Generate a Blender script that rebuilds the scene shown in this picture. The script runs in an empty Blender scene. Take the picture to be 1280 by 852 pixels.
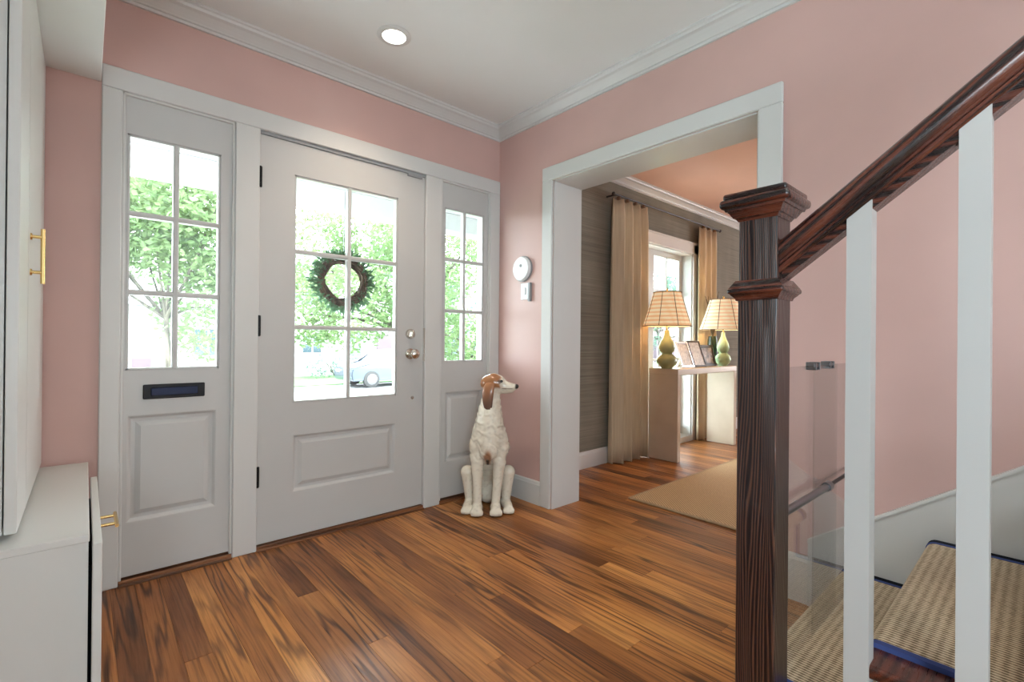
import bpy, bmesh, math, random
from mathutils import Vector, Matrix, noise
random.seed(7)
PI = math.pi
SC = bpy.context.scene
COL = SC.collection

# ------------------------------------------------------------------ camera
YAW, PITCH, ROLL = math.radians(41.737), math.radians(0.1137), math.radians(0.533)
CAM = Vector((-2.1242, -2.5271, 1.0202))
cd = bpy.data.cameras.new('camera'); cam = bpy.data.objects.new('camera', cd); COL.objects.link(cam)
cd.sensor_width = 36; cd.lens = 597.84 / 1280 * 36; cd.clip_start = 0.02; cd.clip_end = 300
F_ = Vector((math.sin(YAW)*math.cos(PITCH), math.cos(YAW)*math.cos(PITCH), math.sin(PITCH)))
R0 = Vector((math.cos(YAW), -math.sin(YAW), 0)); U0 = R0.cross(F_)
R_ = math.cos(ROLL)*R0 + math.sin(ROLL)*U0; U_ = -math.sin(ROLL)*R0 + math.cos(ROLL)*U0
m = Matrix((R_, U_, -F_)).transposed().to_4x4(); m.translation = CAM
cam.matrix_world = m
SC.camera = cam
SC.view_settings.view_transform = 'Standard'; SC.view_settings.look = 'None'
SC.view_settings.gamma = 1; SC.view_settings.use_curve_mapping = False
SC.view_settings.exposure = 0.5

# ------------------------------------------------------------------ world, sun, added fill lights
w = bpy.data.worlds.new('world'); SC.world = w; w.use_nodes = True
bg = w.node_tree.nodes['Background']; bg.inputs[0].default_value = (0.82, 0.92, 1.0, 1); bg.inputs[1].default_value = 17
def area(name, loc, rot, sx, sy, power, color=(1, 1, 1)):
    l = bpy.data.lights.new(name, 'AREA'); l.shape = 'RECTANGLE'; l.size = sx; l.size_y = sy
    l.energy = power; l.color = color
    o = bpy.data.objects.new(name, l); COL.objects.link(o); o.location = loc; o.rotation_euler = rot
    return o
sl = bpy.data.lights.new('sun', 'SUN'); sl.energy = 5.5; sl.angle = math.radians(2); sl.color = (1, .96, .88)
so = bpy.data.objects.new('sun', sl); COL.objects.link(so); so.rotation_euler = (math.radians(38), 0, math.radians(-25))
# added unseen fill lights behind the camera and in the far room
area('fill_back', (-1.0, -5.75, 1.35), (math.radians(112), 0, math.radians(180)), 2.4, 1.6, 42, (.78, .93, 1))
area('fill_left', (-2.98, -4.2, 1.45), (math.radians(104), 0, math.radians(-90)), 1.7, 1.5, 120, (.74, .91, 1))
area('fill_far_room', (5.85, -2.6, 1.4), (math.radians(90), 0, math.radians(90)), 2.4, 1.6, 78, (.97, .98, 1))

for px_, pz_, sx_, sz_ in ((-1.835, 1.38, .36, 1.0), (-1.045, 1.28, .60, 1.18), (-.27, 1.38, .33, 1.0), (2.05, 1.0, 1.2, 1.9)):
    p_ = area('window_portal', (px_, .16, pz_), (math.radians(-90), 0, 0), sx_, sz_, 1); p_.data.cycles.is_portal = True
# ------------------------------------------------------------------ material helpers
def mat(name, color=(.8, .8, .8), rough=.5, metal=0., spec=.5, coat=0., emit=None, es=0.):
    mt = bpy.data.materials.new(name); mt.use_nodes = True
    b = mt.node_tree.nodes['Principled BSDF']
    b.inputs['Base Color'].default_value = (*color, 1); b.inputs['Roughness'].default_value = rough
    b.inputs['Metallic'].default_value = metal; b.inputs['Specular IOR Level'].default_value = spec
    b.inputs['Coat Weight'].default_value = coat
    if emit: b.inputs['Emission Color'].default_value = (*emit, 1); b.inputs['Emission Strength'].default_value = es
    return mt
class N:
    def __init__(s, mt): s.t = mt.node_tree; s.b = s.t.nodes['Principled BSDF']
    def n(s, typ, **kw):
        nd = s.t.nodes.new(typ)
        for k, v in kw.items():
            if k.startswith('i_'): nd.inputs[k[2:].replace('_', ' ')].default_value = v
            else: setattr(nd, k, v)
        return nd
    def l(s, a, b): s.t.links.new(a, b)
    def coords(s, scale=(1, 1, 1), kind='Object', rot=(0, 0, 0), add=None):
        tc = s.n('ShaderNodeTexCoord'); mp = s.n('ShaderNodeMapping'); mp.inputs['Scale'].default_value = scale
        mp.inputs['Rotation'].default_value = rot
        s.l(tc.outputs[kind], mp.inputs[0])
        if add is not None: s.l(add, mp.inputs['Location'])
        return mp.outputs[0]
    def ramp(s, fac, stops):
        r = s.n('ShaderNodeValToRGB'); e = r.color_ramp.elements
        while len(e) < len(stops): e.new(.5)
        for i, (p, c) in enumerate(stops): e[i].position = p; e[i].color = (*c, 1)
        s.l(fac, r.inputs[0]); return r.outputs[0]
    def mix(s, fac, a, b, mode='MIX'):
        x = s.n('ShaderNodeMix', data_type='RGBA', blend_type=mode)
        for sock, v in ((x.inputs[0], fac), (x.inputs[6], a), (x.inputs[7], b)):
            if hasattr(v, 'links'): s.l(v, sock)
            elif isinstance(v, (int, float)): sock.default_value = v
            else: sock.default_value = (*v, 1)
        return x.outputs[2]
    def contour(s, co, wgt, kx, detail=3.):
        nz = s.n('ShaderNodeTexNoise', i_Scale=1., i_Detail=detail, i_Roughness=.45); s.l(co, nz.inputs['Vector'])
        sx = s.n('ShaderNodeSeparateXYZ'); s.l(co, sx.inputs[0])
        m1 = s.n('ShaderNodeMath', operation='MULTIPLY'); s.l(nz.outputs[0], m1.inputs[0]); m1.inputs[1].default_value = wgt*2*PI
        ad = s.n('ShaderNodeMath', operation='ADD'); s.l(sx.outputs[0], ad.inputs[0]); s.l(sx.outputs[1] if False else sx.outputs[2], ad.inputs[1])
        m2 = s.n('ShaderNodeMath', operation='MULTIPLY_ADD'); s.l(ad.outputs[0], m2.inputs[0]); m2.inputs[1].default_value = kx*2*PI; s.l(m1.outputs[0], m2.inputs[2])
        si = s.n('ShaderNodeMath', operation='SINE'); s.l(m2.outputs[0], si.inputs[0])
        h = s.n('ShaderNodeMath', operation='MULTIPLY_ADD'); s.l(si.outputs[0], h.inputs[0]); h.inputs[1].default_value = .5; h.inputs[2].default_value = .5
        return h.outputs[0]
    def bump(s, h, strength=.2, dist=.002):
        b = s.n('ShaderNodeBump'); b.inputs['Strength'].default_value = strength; b.inputs['Distance'].default_value = dist
        s.l(h, b.inputs['Height']); s.l(b.outputs[0], s.b.inputs['Normal'])
def paint(name, color, rough=.45, spec=.5, amt=.05, bs=.12):
    mt = mat(name, color, rough, spec=spec); k = N(mt)
    co = k.coords()
    n1 = k.n('ShaderNodeTexNoise', i_Scale=2.3, i_Detail=3.); k.l(co, n1.inputs['Vector'])
    c = k.ramp(n1.outputs[0], [(.3, tuple(v*(1-amt) for v in color)), (.7, tuple(min(1, v*(1+amt)) for v in color))])
    k.l(c, k.b.inputs['Base Color'])
    n2 = k.n('ShaderNodeTexNoise', i_Scale=420., i_Detail=2.); k.l(co, n2.inputs['Vector'])
    k.bump(n2.outputs[0], bs, .0006)
    return mt
M = {}
M['pink'] = paint('coral_pink_wall_paint', (.615, .40, .36), .42, .45)
M['coral_ceiling'] = paint('coral_ceiling_paint', (.74, .48, .39), .5)
M['white'] = paint('white_trim_paint', (.64, .635, .62), .33, .5, .02, .05)
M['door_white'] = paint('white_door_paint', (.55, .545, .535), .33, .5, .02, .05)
M['ceiling'] = paint('white_ceiling_paint', (.80, .81, .80), .6, .3, .02)
M['cabinet'] = paint('white_cabinet_paint', (.62, .615, .59), .35, .5, .02, .05)
M['baluster'] = paint('grey_white_baluster_paint', (.46, .46, .45), .4, .5, .03, .1)
M['brass'] = mat('polished_brass', (.80, .58, .25), .25, 1.)
M['nickel'] = mat('satin_nickel', (.62, .58, .52), .2, 1.)
M['black'] = mat('black_metal', (.012, .012, .014), .35, .6)
M['steel'] = mat('grey_steel', (.25, .26, .28), .3, 1.)
M['plastic'] = mat('white_plastic', (.82, .83, .84), .35)
M['greyplastic'] = mat('grey_plastic', (.3, .31, .32), .4)

def glassmat(name, tint=(1, 1, 1), boost=1.0):
    mt = bpy.data.materials.new(name); mt.use_nodes = True; t = mt.node_tree; t.nodes.clear()
    o = t.nodes.new('ShaderNodeOutputMaterial'); mx = t.nodes.new('ShaderNodeMixShader')
    tr = t.nodes.new('ShaderNodeBsdfTransparent'); tr.inputs[0].default_value = (*tint, 1)
    gl = t.nodes.new('ShaderNodeBsdfGlossy'); gl.inputs['Roughness'].default_value = .01
    fr = t.nodes.new('ShaderNodeFresnel'); fr.inputs[0].default_value = 1.49
    ge = t.nodes.new('ShaderNodeNewGeometry'); im = t.nodes.new('ShaderNodeMix'); im.inputs[2].default_value = 1.49; im.inputs[3].default_value = 1/1.49
    t.links.new(ge.outputs['Backfacing'], im.inputs[0]); t.links.new(im.outputs[0], fr.inputs[0])
    ml = t.nodes.new('ShaderNodeMath'); ml.operation = 'MULTIPLY'; ml.inputs[1].default_value = boost; ml.use_clamp = True
    L = t.links.new; L(fr.outputs[0], ml.inputs[0]); L(ml.outputs[0], mx.inputs[0]); L(tr.outputs[0], mx.inputs[1]); L(gl.outputs[0], mx.inputs[2]); L(mx.outputs[0], o.inputs[0])
    return mt
M['glass'] = glassmat('window_glass', (.97, .99, .98))
M['acrylic'] = glassmat('clear_acrylic', (.955, .96, .96))

def wood(name, stops, scale=(14, 14, .9), rough=.35, rnd=False, coat=.0, wave=5., dist=7., hue=None, bump=.25):
    """long grain along the axis with the small scale value; object info random shifts each piece"""
    mt = mat(name, stops[-1][1], rough, coat=coat); k = N(mt)
    oi = k.n('ShaderNodeObjectInfo'); cx = k.n('ShaderNodeCombineXYZ')
    if rnd:
        for i, f in enumerate((37., 91., 53.)):
            mm = k.n('ShaderNodeMath', operation='MULTIPLY'); mm.inputs[1].default_value = f
            k.l(oi.outputs['Random'], mm.inputs[0]); k.l(mm.outputs[0], cx.inputs[i])
    co = k.coords(scale, add=cx.outputs[0] if rnd else None)
    n1 = k.n('ShaderNodeTexNoise', i_Scale=1., i_Detail=6., i_Roughness=.62, i_Distortion=.6); k.l(co, n1.inputs['Vector'])
    wv = k.n('ShaderNodeTexWave', i_Scale=.6, i_Distortion=dist, i_Detail=2.5); wv.inputs['Detail Scale'].default_value = .8
    wv.bands_direction = 'DIAGONAL'; k.l(co, wv.inputs['Vector']); wv.inputs['Scale'].default_value = wave*.1
    n3 = k.n('ShaderNodeTexNoise', i_Scale=9., i_Detail=3., i_Roughness=.7); k.l(co, n3.inputs['Vector'])
    a = k.mix(.42, n1.outputs[0], wv.outputs[0]); a = k.mix(.28, a, n3.outputs[0])
    c = k.ramp(a, stops)
    if rnd:
        tone = k.ramp(oi.outputs['Random'], [(0, (.45, .38, .33)), (.2, (.70, .63, .57)), (.5, (.95, .90, .85)), (.8, (1.15, 1.1, 1.05)), (1, (1.3, 1.3, 1.25))])
        c = k.mix(1., c, tone, 'MULTIPLY')
    k.l(c, k.b.inputs['Base Color'])
    rr = k.ramp(n3.outputs[0], [(.3, (rough*1.25,)*3), (.7, (rough*.8,)*3)]); k.l(rr, k.b.inputs['Roughness'])
    k.bump(a, bump, .0015)
    return mt
M['plank'] = wood('stained_oak_plank', [(.24, (.075, .028, .010)), (.40, (.20, .078, .024)), (.55, (.31, .128, .040)), (.74, (.43, .20, .070))],
                  (17, .8, 17), .30, True, .12, 5, 7)
def plankmat():
    mt = mat('stained_oak_floor', (.3, .12, .04), .3); k = N(mt)
    oi = k.n('ShaderNodeObjectInfo'); cx = k.n('ShaderNodeCombineXYZ')
    for i, f in enumerate((37., 91., 53.)):
        mm = k.n('ShaderNodeMath', operation='MULTIPLY'); mm.inputs[1].default_value = f
        k.l(oi.outputs['Random'], mm.inputs[0]); k.l(mm.outputs[0], cx.inputs[i])
    ca = k.coords((11, .62, 11), add=cx.outputs[0]); cf = k.coords((130, 3.2, 130), add=cx.outputs[0]); cl = k.coords((3.5, 1.4, 3.5), add=cx.outputs[0])
    wv = k.contour(ca, 9., 2.6)
    fine = k.n('ShaderNodeTexNoise', i_Scale=1., i_Detail=5., i_Roughness=.7); k.l(cf, fine.inputs['Vector'])
    low = k.n('ShaderNodeTexNoise', i_Scale=1., i_Detail=3.); k.l(cl, low.inputs['Vector'])
    base = k.ramp(low.outputs[0], [(.3, (.22, .080, .018)), (.5, (.38, .148, .037)), (.7, (.52, .235, .068))])
    lines = k.ramp(wv, [(.0, (.26, .21, .18)), (.10, (.55, .50, .46)), (.34, (1, 1, 1)), (1, (1.12, 1.12, 1.12))])
    msk = k.n('ShaderNodeTexNoise', i_Scale=.7, i_Detail=1.); k.l(cl, msk.inputs['Vector']); mk = k.ramp(msk.outputs[0], [(.38, (.25,)*3), (.62, (1, 1, 1))])
    fl_ = k.ramp(fine.outputs[0], [(.30, (.42, .36, .32)), (.46, (.88, .86, .84)), (.62, (1.1, 1.1, 1.1))])
    tone = k.ramp(oi.outputs['Random'], [(0, (.50, .42, .36)), (.14, (.72, .64, .58)), (.4, (.92, .88, .84)), (.75, (1.12, 1.1, 1.05)), (1, (1.32, 1.35, 1.3))])
    c = k.mix(mk, base, lines, 'MULTIPLY'); c = k.mix(.85, c, fl_, 'MULTIPLY'); c = k.mix(1., c, tone, 'MULTIPLY')
    k.l(c, k.b.inputs['Base Color'])
    k.l(k.ramp(fine.outputs[0], [(.3, (.48,)*3), (.65, (.33,)*3)]), k.b.inputs['Roughness'])
    h = k.mix(.5, lines, fl_); k.bump(h, .28, .0012)
    return mt
M['plank'] = plankmat()
def newelmat():
    mt = mat('dark_carved_oak', (.05, .02, .015), .3, coat=.25); k = N(mt)
    co = k.coords((9, 9, .85)); cf = k.coords((170, 170, 5))
    ct_ = k.n('ShaderNodeMapping'); k.l(co, ct_.inputs[0])
    sp = k.n('ShaderNodeSeparateXYZ'); k.l(co, sp.inputs[0]); ad = k.n('ShaderNodeMath', operation='ADD'); k.l(sp.outputs[0], ad.inputs[0]); k.l(sp.outputs[1], ad.inputs[1])
    nz = k.n('ShaderNodeTexNoise', i_Scale=1., i_Detail=3., i_Roughness=.45); k.l(co, nz.inputs['Vector'])
    m1 = k.n('ShaderNodeMath', operation='MULTIPLY'); k.l(nz.outputs[0], m1.inputs[0]); m1.inputs[1].default_value = 105.
    m2 = k.n('ShaderNodeMath', operation='MULTIPLY_ADD'); k.l(ad.outputs[0], m2.inputs[0]); m2.inputs[1].default_value = 118.; k.l(m1.outputs[0], m2.inputs[2])
    si = k.n('ShaderNodeMath', operation='SINE'); k.l(m2.outputs[0], si.inputs[0])
    h = k.n('ShaderNodeMath', operation='MULTIPLY_ADD'); k.l(si.outputs[0], h.inputs[0]); h.inputs[1].default_value = .5; h.inputs[2].default_value = .5
    fine = k.n('ShaderNodeTexNoise', i_Scale=1., i_Detail=4.); k.l(cf, fine.inputs['Vector'])
    a = k.mix(.38, h.outputs[0], fine.outputs[0])
    c = k.ramp(a, [(.25, (.004, .003, .005)), (.50, (.011, .006, .008)), (.66, (.050, .021, .015)), (.86, (.11, .046, .028))])
    k.l(c, k.b.inputs['Base Color']); k.bump(a, .7, .0015)
    return mt
M['newel'] = newelmat()
M['rail'] = wood('dark_mahogany_rail', [(.32, (.006, .0035, .004)), (.47, (.020, .007, .007)), (.58, (.075, .018, .011)), (.72, (.14, .040, .022))],
                 (55, 3.2, 55), .27, False, .3, 6, 6, bump=.5)
M['threshold'] = wood('threshold_oak', [(.3, (.05, .02, .01)), (.55, (.18, .07, .03)), (.7, (.26, .11, .045))], (1.2, 20, 20), .35, False, .1)
M['tread'] = wood('dark_red_oak_tread', [(.3, (.02, .006, .004)), (.55, (.075, .018, .010)), (.7, (.12, .03, .016))], (2.5, 60, 60), .3, False, .2)
M['darkwood'] = wood('dark_branch_wood', [(.3, (.03, .02, .015)), (.7, (.12, .08, .05))], (20, 20, 3), .8)
M['bark'] = wood('grey_bark', [(.3, (.03, .025, .02)), (.7, (.10, .085, .065))], (9, 9, 2), .9)

def weave(name, a, b, sx, sy, blue=None, bump=.8, rot=0.):
    mt = mat(name, a, .9, spec=.15); k = N(mt)
    co = k.coords((1, 1, 1), 'Object', (0, 0, rot))
    w1 = k.n('ShaderNodeTexWave', i_Scale=sx, i_Distortion=.5, i_Detail=2.); w1.bands_direction = 'X'; w1.inputs['Detail Scale'].default_value = 12
    w2 = k.n('ShaderNodeTexWave', i_Scale=sy, i_Distortion=2.2, i_Detail=2.); w2.bands_direction = 'Y'; w2.inputs['Detail Scale'].default_value = 9
    n = k.n('ShaderNodeTexNoise', i_Scale=95., i_Detail=3.)
    for q in (w1, w2, n): k.l(co, q.inputs['Vector'])
    h = k.mix(.3, w1.outputs[0], w2.outputs[0]); h = k.mix(.35, h, n.outputs[0])
    c = k.ramp(h, [(.25, b), (.5, tuple((p+q)/2 for p, q in zip(a, b))), (.65, a)])
    k.l(c, k.b.inputs['Base Color']); k.bump(h, bump, .004)
    return mt
M['sisal'] = weave('sisal_runner_weave', (.74, .60, .43), (.20, .14, .085), 30, 16)
M['jute'] = weave('jute_rug_weave', (.66, .49, .29), (.36, .25, .14), 22, 22, rot=.75)
M['bluebind'] = mat('blue_cotton_binding', (.06, .085, .24), .85, spec=.1)
M['blackgap'] = mat('black_gap_strip', (.010, .011, .016), .9, spec=.1)  # black painted in for the dark gaps at the runner and drawer

def grasscloth():
    mt = mat('grey_grasscloth', (.3, .27, .22), .8, spec=.2); k = N(mt)
    co = k.coords((1.5, 1.5, 190)); n = k.n('ShaderNodeTexNoise', i_Scale=1., i_Detail=4.); k.l(co, n.inputs['Vector'])
    co2 = k.coords((3, 3, 1.2)); n2 = k.n('ShaderNodeTexNoise', i_Scale=1., i_Detail=2.); k.l(co2, n2.inputs['Vector'])
    a = k.mix(.4, n.outputs[0], n2.outputs[0])
    c = k.ramp(a, [(.35, (.165, .155, .125)), (.65, (.30, .285, .235))])
    k.l(c, k.b.inputs['Base Color']); k.bump(n.outputs[0], .35, .002)
    return mt
M['grasscloth'] = grasscloth()

def simple_noise(name, a, b, scale=(6, 6, 6), rough=.7, bump=.2, spec=.3):
    mt = mat(name, a, rough, spec=spec); k = N(mt)
    n = k.n('ShaderNodeTexNoise', i_Scale=1., i_Detail=4.); k.l(k.coords(scale), n.inputs['Vector'])
    k.l(k.ramp(n.outputs[0], [(.32, a), (.68, b)]), k.b.inputs['Base Color']); k.bump(n.outputs[0], bump, .003)
    return mt
M['curtain'] = simple_noise('cream_linen_curtain', (.62, .52, .36), (.72, .62, .45), (60, 60, 3), .85, .1)
cb = M['curtain'].node_tree.nodes['Principled BSDF']; 
M['console'] = simple_noise('cream_lacquered_table', (.60, .50, .38), (.66, .56, .44), (5, 5, 5), .22, .02, .5)
M['celadon'] = simple_noise('celadon_ceramic', (.30, .36, .17), (.42, .48, .26), (9, 9, 9), .15, .02, .6)
M['celadon_pale'] = simple_noise('pale_celadon_ceramic', (.38, .58, .33), (.55, .72, .48), (9, 9, 9), .15, .02, .6)
def shade_mat(name, c1, c2, es):
    mt = mat(name, c1, .8, emit=(1., .72, .42), es=es); k = N(mt)
    co = k.coords((1, 1, 1))
    w1 = k.n('ShaderNodeTexWave', i_Scale=9., i_Distortion=.2); w1.bands_direction = 'Z'; k.l(co, w1.inputs['Vector'])
    w2 = k.n('ShaderNodeTexWave', i_Scale=7., i_Distortion=.2); w2.bands_direction = 'X'; k.l(co, w2.inputs['Vector'])
    a = k.mix(.5, w1.outputs[0], w2.outputs[0], 'MULTIPLY')
    c = k.ramp(a, [(.05, c1), (.6, c2)]); k.l(c, k.b.inputs['Base Color'])
    e = k.ramp(a, [(.05, (1., .55, .25)), (.6, (1., .82, .55))]); k.l(e, k.b.inputs['Emission Color'])
    return mt
M['shade'] = shade_mat('woven_lampshade', (.48, .30, .15), (.66, .48, .28), .42)
M['shade_pale'] = shade_mat('pale_woven_lampshade', (.66, .52, .34), (.80, .70, .54), .32)
M['shade_trim'] = mat('lampshade_trim', (.17, .10, .06), .8)
M['shade_pale_cloth'] = simple_noise('tan_cotton_tape', (.38, .28, .17), (.46, .34, .21), (60, 60, 60), .9, .1)
M['photo_pale'] = simple_noise('pale_photo_print', (.55, .56, .58), (.85, .86, .86), (40, 40, 40), .3, 0)
M['photo_dark'] = simple_noise('dark_photo_print', (.07, .06, .06), (.6, .52, .5), (16, 16, 16), .3, 0)
M['silver'] = mat('silver_frame', (.75, .76, .78), .25, 1.)
M['dark_frame'] = mat('dark_frame', (.03, .022, .02), .4)
M['darkgreen'] = mat('dark_green_glaze', (.015, .03, .015), .25)
M['twig'] = mat('dark_twig', (.06, .045, .02), .8)
# outside
M['out_white'] = paint('white_porch_paint', (.50, .505, .515), .5)
M['lawn'] = simple_noise('lawn_grass', (.05, .11, .04), (.09, .16, .06), (3, 3, 3), .9)
M['asphalt'] = simple_noise('grey_asphalt', (.16, .16, .16), (.22, .22, .22), (9, 9, 9), .9)
M['concrete'] = simple_noise('pale_concrete', (.55, .54, .51), (.66, .65, .62), (5, 5, 5), .9)
M['siding'] = paint('white_siding', (.30, .305, .31), .7)
M['mauve'] = paint('mauve_brick_paint', (.08, .055, .07), .8)
M['roofing'] = simple_noise('grey_roof_shingle', (.20, .20, .22), (.34, .34, .35), (4, 4, 12), .9)
M['darkglass'] = mat('dark_house_glass', (.04, .06, .07), .12)
M['car'] = mat('silver_grey_car_paint', (.07, .085, .11), .25, .5, coat=.6)
M['tyre'] = mat('black_tyre', (.03, .03, .03), .8)
M['wheel'] = mat('silver_wheel', (.2, .2, .21), .3, .8)
def leafmat(name, a, b):
    mt = mat(name, a, .55, spec=.3); k = N(mt)
    n = k.n('ShaderNodeTexNoise', i_Scale=1.2, i_Detail=3.); k.l(k.coords(), n.inputs['Vector'])
    k.l(k.ramp(n.outputs[0], [(.35, a), (.65, b)]), k.b.inputs['Base Color'])
    k.b.inputs['Transmission Weight'].default_value = 0
    tr = k.n('ShaderNodeBsdfTranslucent'); tr.inputs[0].default_value = (*[min(1, v*1.3) for v in b], 1)
    mx = k.n('ShaderNodeMixShader'); mx.inputs[0].default_value = .4
    out = [x for x in k.t.nodes if x.type == 'OUTPUT_MATERIAL'][0]
    k.l(k.b.outputs[0], mx.inputs[1]); k.l(tr.outputs[0], mx.inputs[2]); k.l(mx.outputs[0], out.inputs[0])
    return mt
M['leaf'] = leafmat('fresh_green_leaves', (.06, .12, .045), (.15, .21, .09))
M['leaf_cool'] = leafmat('cool_green_leaves', (.04, .09, .06), (.10, .16, .12))
M['leaf_dark'] = leafmat('dark_wreath_leaves', (.02, .07, .03), (.07, .15, .08))

# ------------------------------------------------------------------ mesh helpers
class MB:
    def __init__(s): s.bm = bmesh.new()
    def box(s, x0, x1, y0, y1, z0, z1, bev=0., seg=1):
        vs = [s.bm.verts.new(p) for p in ((x0,y0,z0),(x1,y0,z0),(x1,y1,z0),(x0,y1,z0),(x0,y0,z1),(x1,y0,z1),(x1,y1,z1),(x0,y1,z1))]
        fs = [s.bm.faces.new([vs[i] for i in f]) for f in ((0,3,2,1),(4,5,6,7),(0,1,5,4),(1,2,6,5),(2,3,7,6),(3,0,4,7))]
        if bev:
            es = {e for f in fs for e in f.edges}
            bmesh.ops.bevel(s.bm, geom=list(es), offset=bev, segments=seg, affect='EDGES', profile=.5)
        return s
    def prism(s, pts, axis, a0, a1):
        """pts: 2D loop in the other two axes (order x,y,z minus axis)"""
        def P(p, a):
            return {'x': (a, p[0], p[1]), 'y': (p[0], a, p[1]), 'z': (p[0], p[1], a)}[axis]
        A = [s.bm.verts.new(P(p, a0)) for p in pts]; B = [s.bm.verts.new(P(p, a1)) for p in pts]
        n = len(pts)
        for i in range(n): s.bm.faces.new((A[i], A[(i+1) % n], B[(i+1) % n], B[i]))
        s.bm.faces.new(A[::-1]); s.bm.faces.new(B)
        return s
    def sweep(s, prof, path, closed=False):
        """prof list of (u,v); path list of (origin, U, V)"""
        rings = [[s.bm.verts.new(o + U*p[0] + V*p[1]) for p in prof] for o, U, V in path]
        n = len(prof)
        for a, b in zip(rings, rings[1:] + ([rings[0]] if closed else [])):
            for i in range(n): s.bm.faces.new((a[i], a[(i+1) % n], b[(i+1) % n], b[i]))
        if not closed: s.bm.faces.new(rings[0][::-1]); s.bm.faces.new(rings[-1])
        return s
    def tube(s, pts, rad, n=8, cap=True):
        pts = [Vector(p) for p in pts]; rings = []
        if not isinstance(rad, (list, tuple)): rad = [rad]*len(pts)
        prev = None
        for i, p in enumerate(pts):
            d = (pts[min(i+1, len(pts)-1)] - pts[max(i-1, 0)]).normalized()
            if prev is None:
                ref = Vector((0, 0, 1)) if abs(d.z) < .9 else Vector((1, 0, 0)); u = d.cross(ref).normalized()
            else: u = (prev - d*prev.dot(d)).normalized()
            prev = u; v = d.cross(u)
            rings.append([s.bm.verts.new(p + (u*math.cos(2*PI*k/n) + v*math.sin(2*PI*k/n))*rad[i]) for k in range(n)])
        for a, b in zip(rings, rings[1:]):
            for k in range(n): s.bm.faces.new((a[k], a[(k+1) % n], b[(k+1) % n], b[k]))
        if cap: s.bm.faces.new(rings[0][::-1]); s.bm.faces.new(rings[-1])
        return s
    def lathe(s, prof, c=(0, 0, 0), n=24, axis='z'):
        rings = []
        for r, h in prof:
            ring = []
            for k in range(n):
                a = 2*PI*k/n; p = (r*math.cos(a), r*math.sin(a), h)
                if axis == 'y': p = (p[0], h, p[1])
                if axis == 'x': p = (h, p[0], p[1])
                ring.append(s.bm.verts.new(Vector(p) + Vector(c)))
            rings.append(ring)
        for a, b in zip(rings, rings[1:]):
            for k in range(n): s.bm.faces.new((a[k], a[(k+1) % n], b[(k+1) % n], b[k]))
        s.bm.faces.new(rings[0][::-1]); s.bm.faces.new(rings[-1])
        return s
    def ball(s, c, r, sc=(1, 1, 1), rot=None, seg=16):
        mt = Matrix.Translation(c) @ (rot or Matrix.Identity(4)) @ Matrix.Diagonal((r*sc[0], r*sc[1], r*sc[2], 1))
        bmesh.ops.create_uvsphere(s.bm, u_segments=seg, v_segments=max(6, seg*2//3), radius=1, matrix=mt)
        return s
    def panel(s, x0, x1, z0, z1, y, steps):
        """stepped rectangular field facing -y; steps = [(inset, y), ...]"""
        loops = []
        for ins, yy in steps:
            loops.append([s.bm.verts.new(p) for p in ((x0+ins, y+yy, z0+ins), (x1-ins, y+yy, z0+ins), (x1-ins, y+yy, z1-ins), (x0+ins, y+yy, z1-ins))])
        for a, b in zip(loops, loops[1:]):
            for i in range(4): s.bm.faces.new((a[i], a[(i+1) % 4], b[(i+1) % 4], b[i]))
        s.bm.faces.new(loops[-1])
        return s
    def make(s, name, m, parent=None, label=None, smooth=False, loc=None, kind=None):
        bmesh.ops.recalc_face_normals(s.bm, faces=s.bm.faces)
        me = bpy.data.meshes.new(name); s.bm.to_mesh(me); s.bm.free()
        for mm in (m if isinstance(m, (list, tuple)) else [m]): me.materials.append(mm)
        o = bpy.data.objects.new(name, me); COL.objects.link(o)
        if parent: o.parent = parent
        if smooth:
            for p in me.polygons: p.use_smooth = True
            try: me.set_sharp_from_angle(angle=math.radians(40))
            except Exception: pass
        if loc: o.location = loc
        if label: o['label'] = label
        if kind: o['kind'] = kind
        return o
def struct(o): o['kind'] = 'structure'; return o
def tag(o, label, cat, group=None):
    o['label'] = label; o['category'] = cat
    if group: o['group'] = group
    return o
def thing(name, label, cat, loc=(0, 0, 0), rz=0, group=None):
    o = bpy.data.objects.new(name, None); COL.objects.link(o); o.location = loc; o.rotation_euler = (0, 0, rz)
    o.empty_display_size = .1
    return tag(o, label, cat, group)
def setroot(name):
    o = bpy.data.objects.new(name, None); COL.objects.link(o); o.empty_display_size = .1
    return struct(o)
def dup(root, loc=None, rz=None, label=None):
    r = root.copy(); COL.objects.link(r)
    if loc is not None: r.location = loc
    if rz is not None: r.rotation_euler = (0, 0, rz)
    if label: r['label'] = label
    for ch in list(root.children):
        c = ch.copy(); COL.objects.link(c); c.parent = r
        for g in list(ch.children):
            d = g.copy(); COL.objects.link(d); d.parent = c
    return r

# ================================================================== ROOM SHELL
H = 2.478            # ceiling
WY = .012            # pink face of front wall
WX = .010            # pink face of right wall
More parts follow.
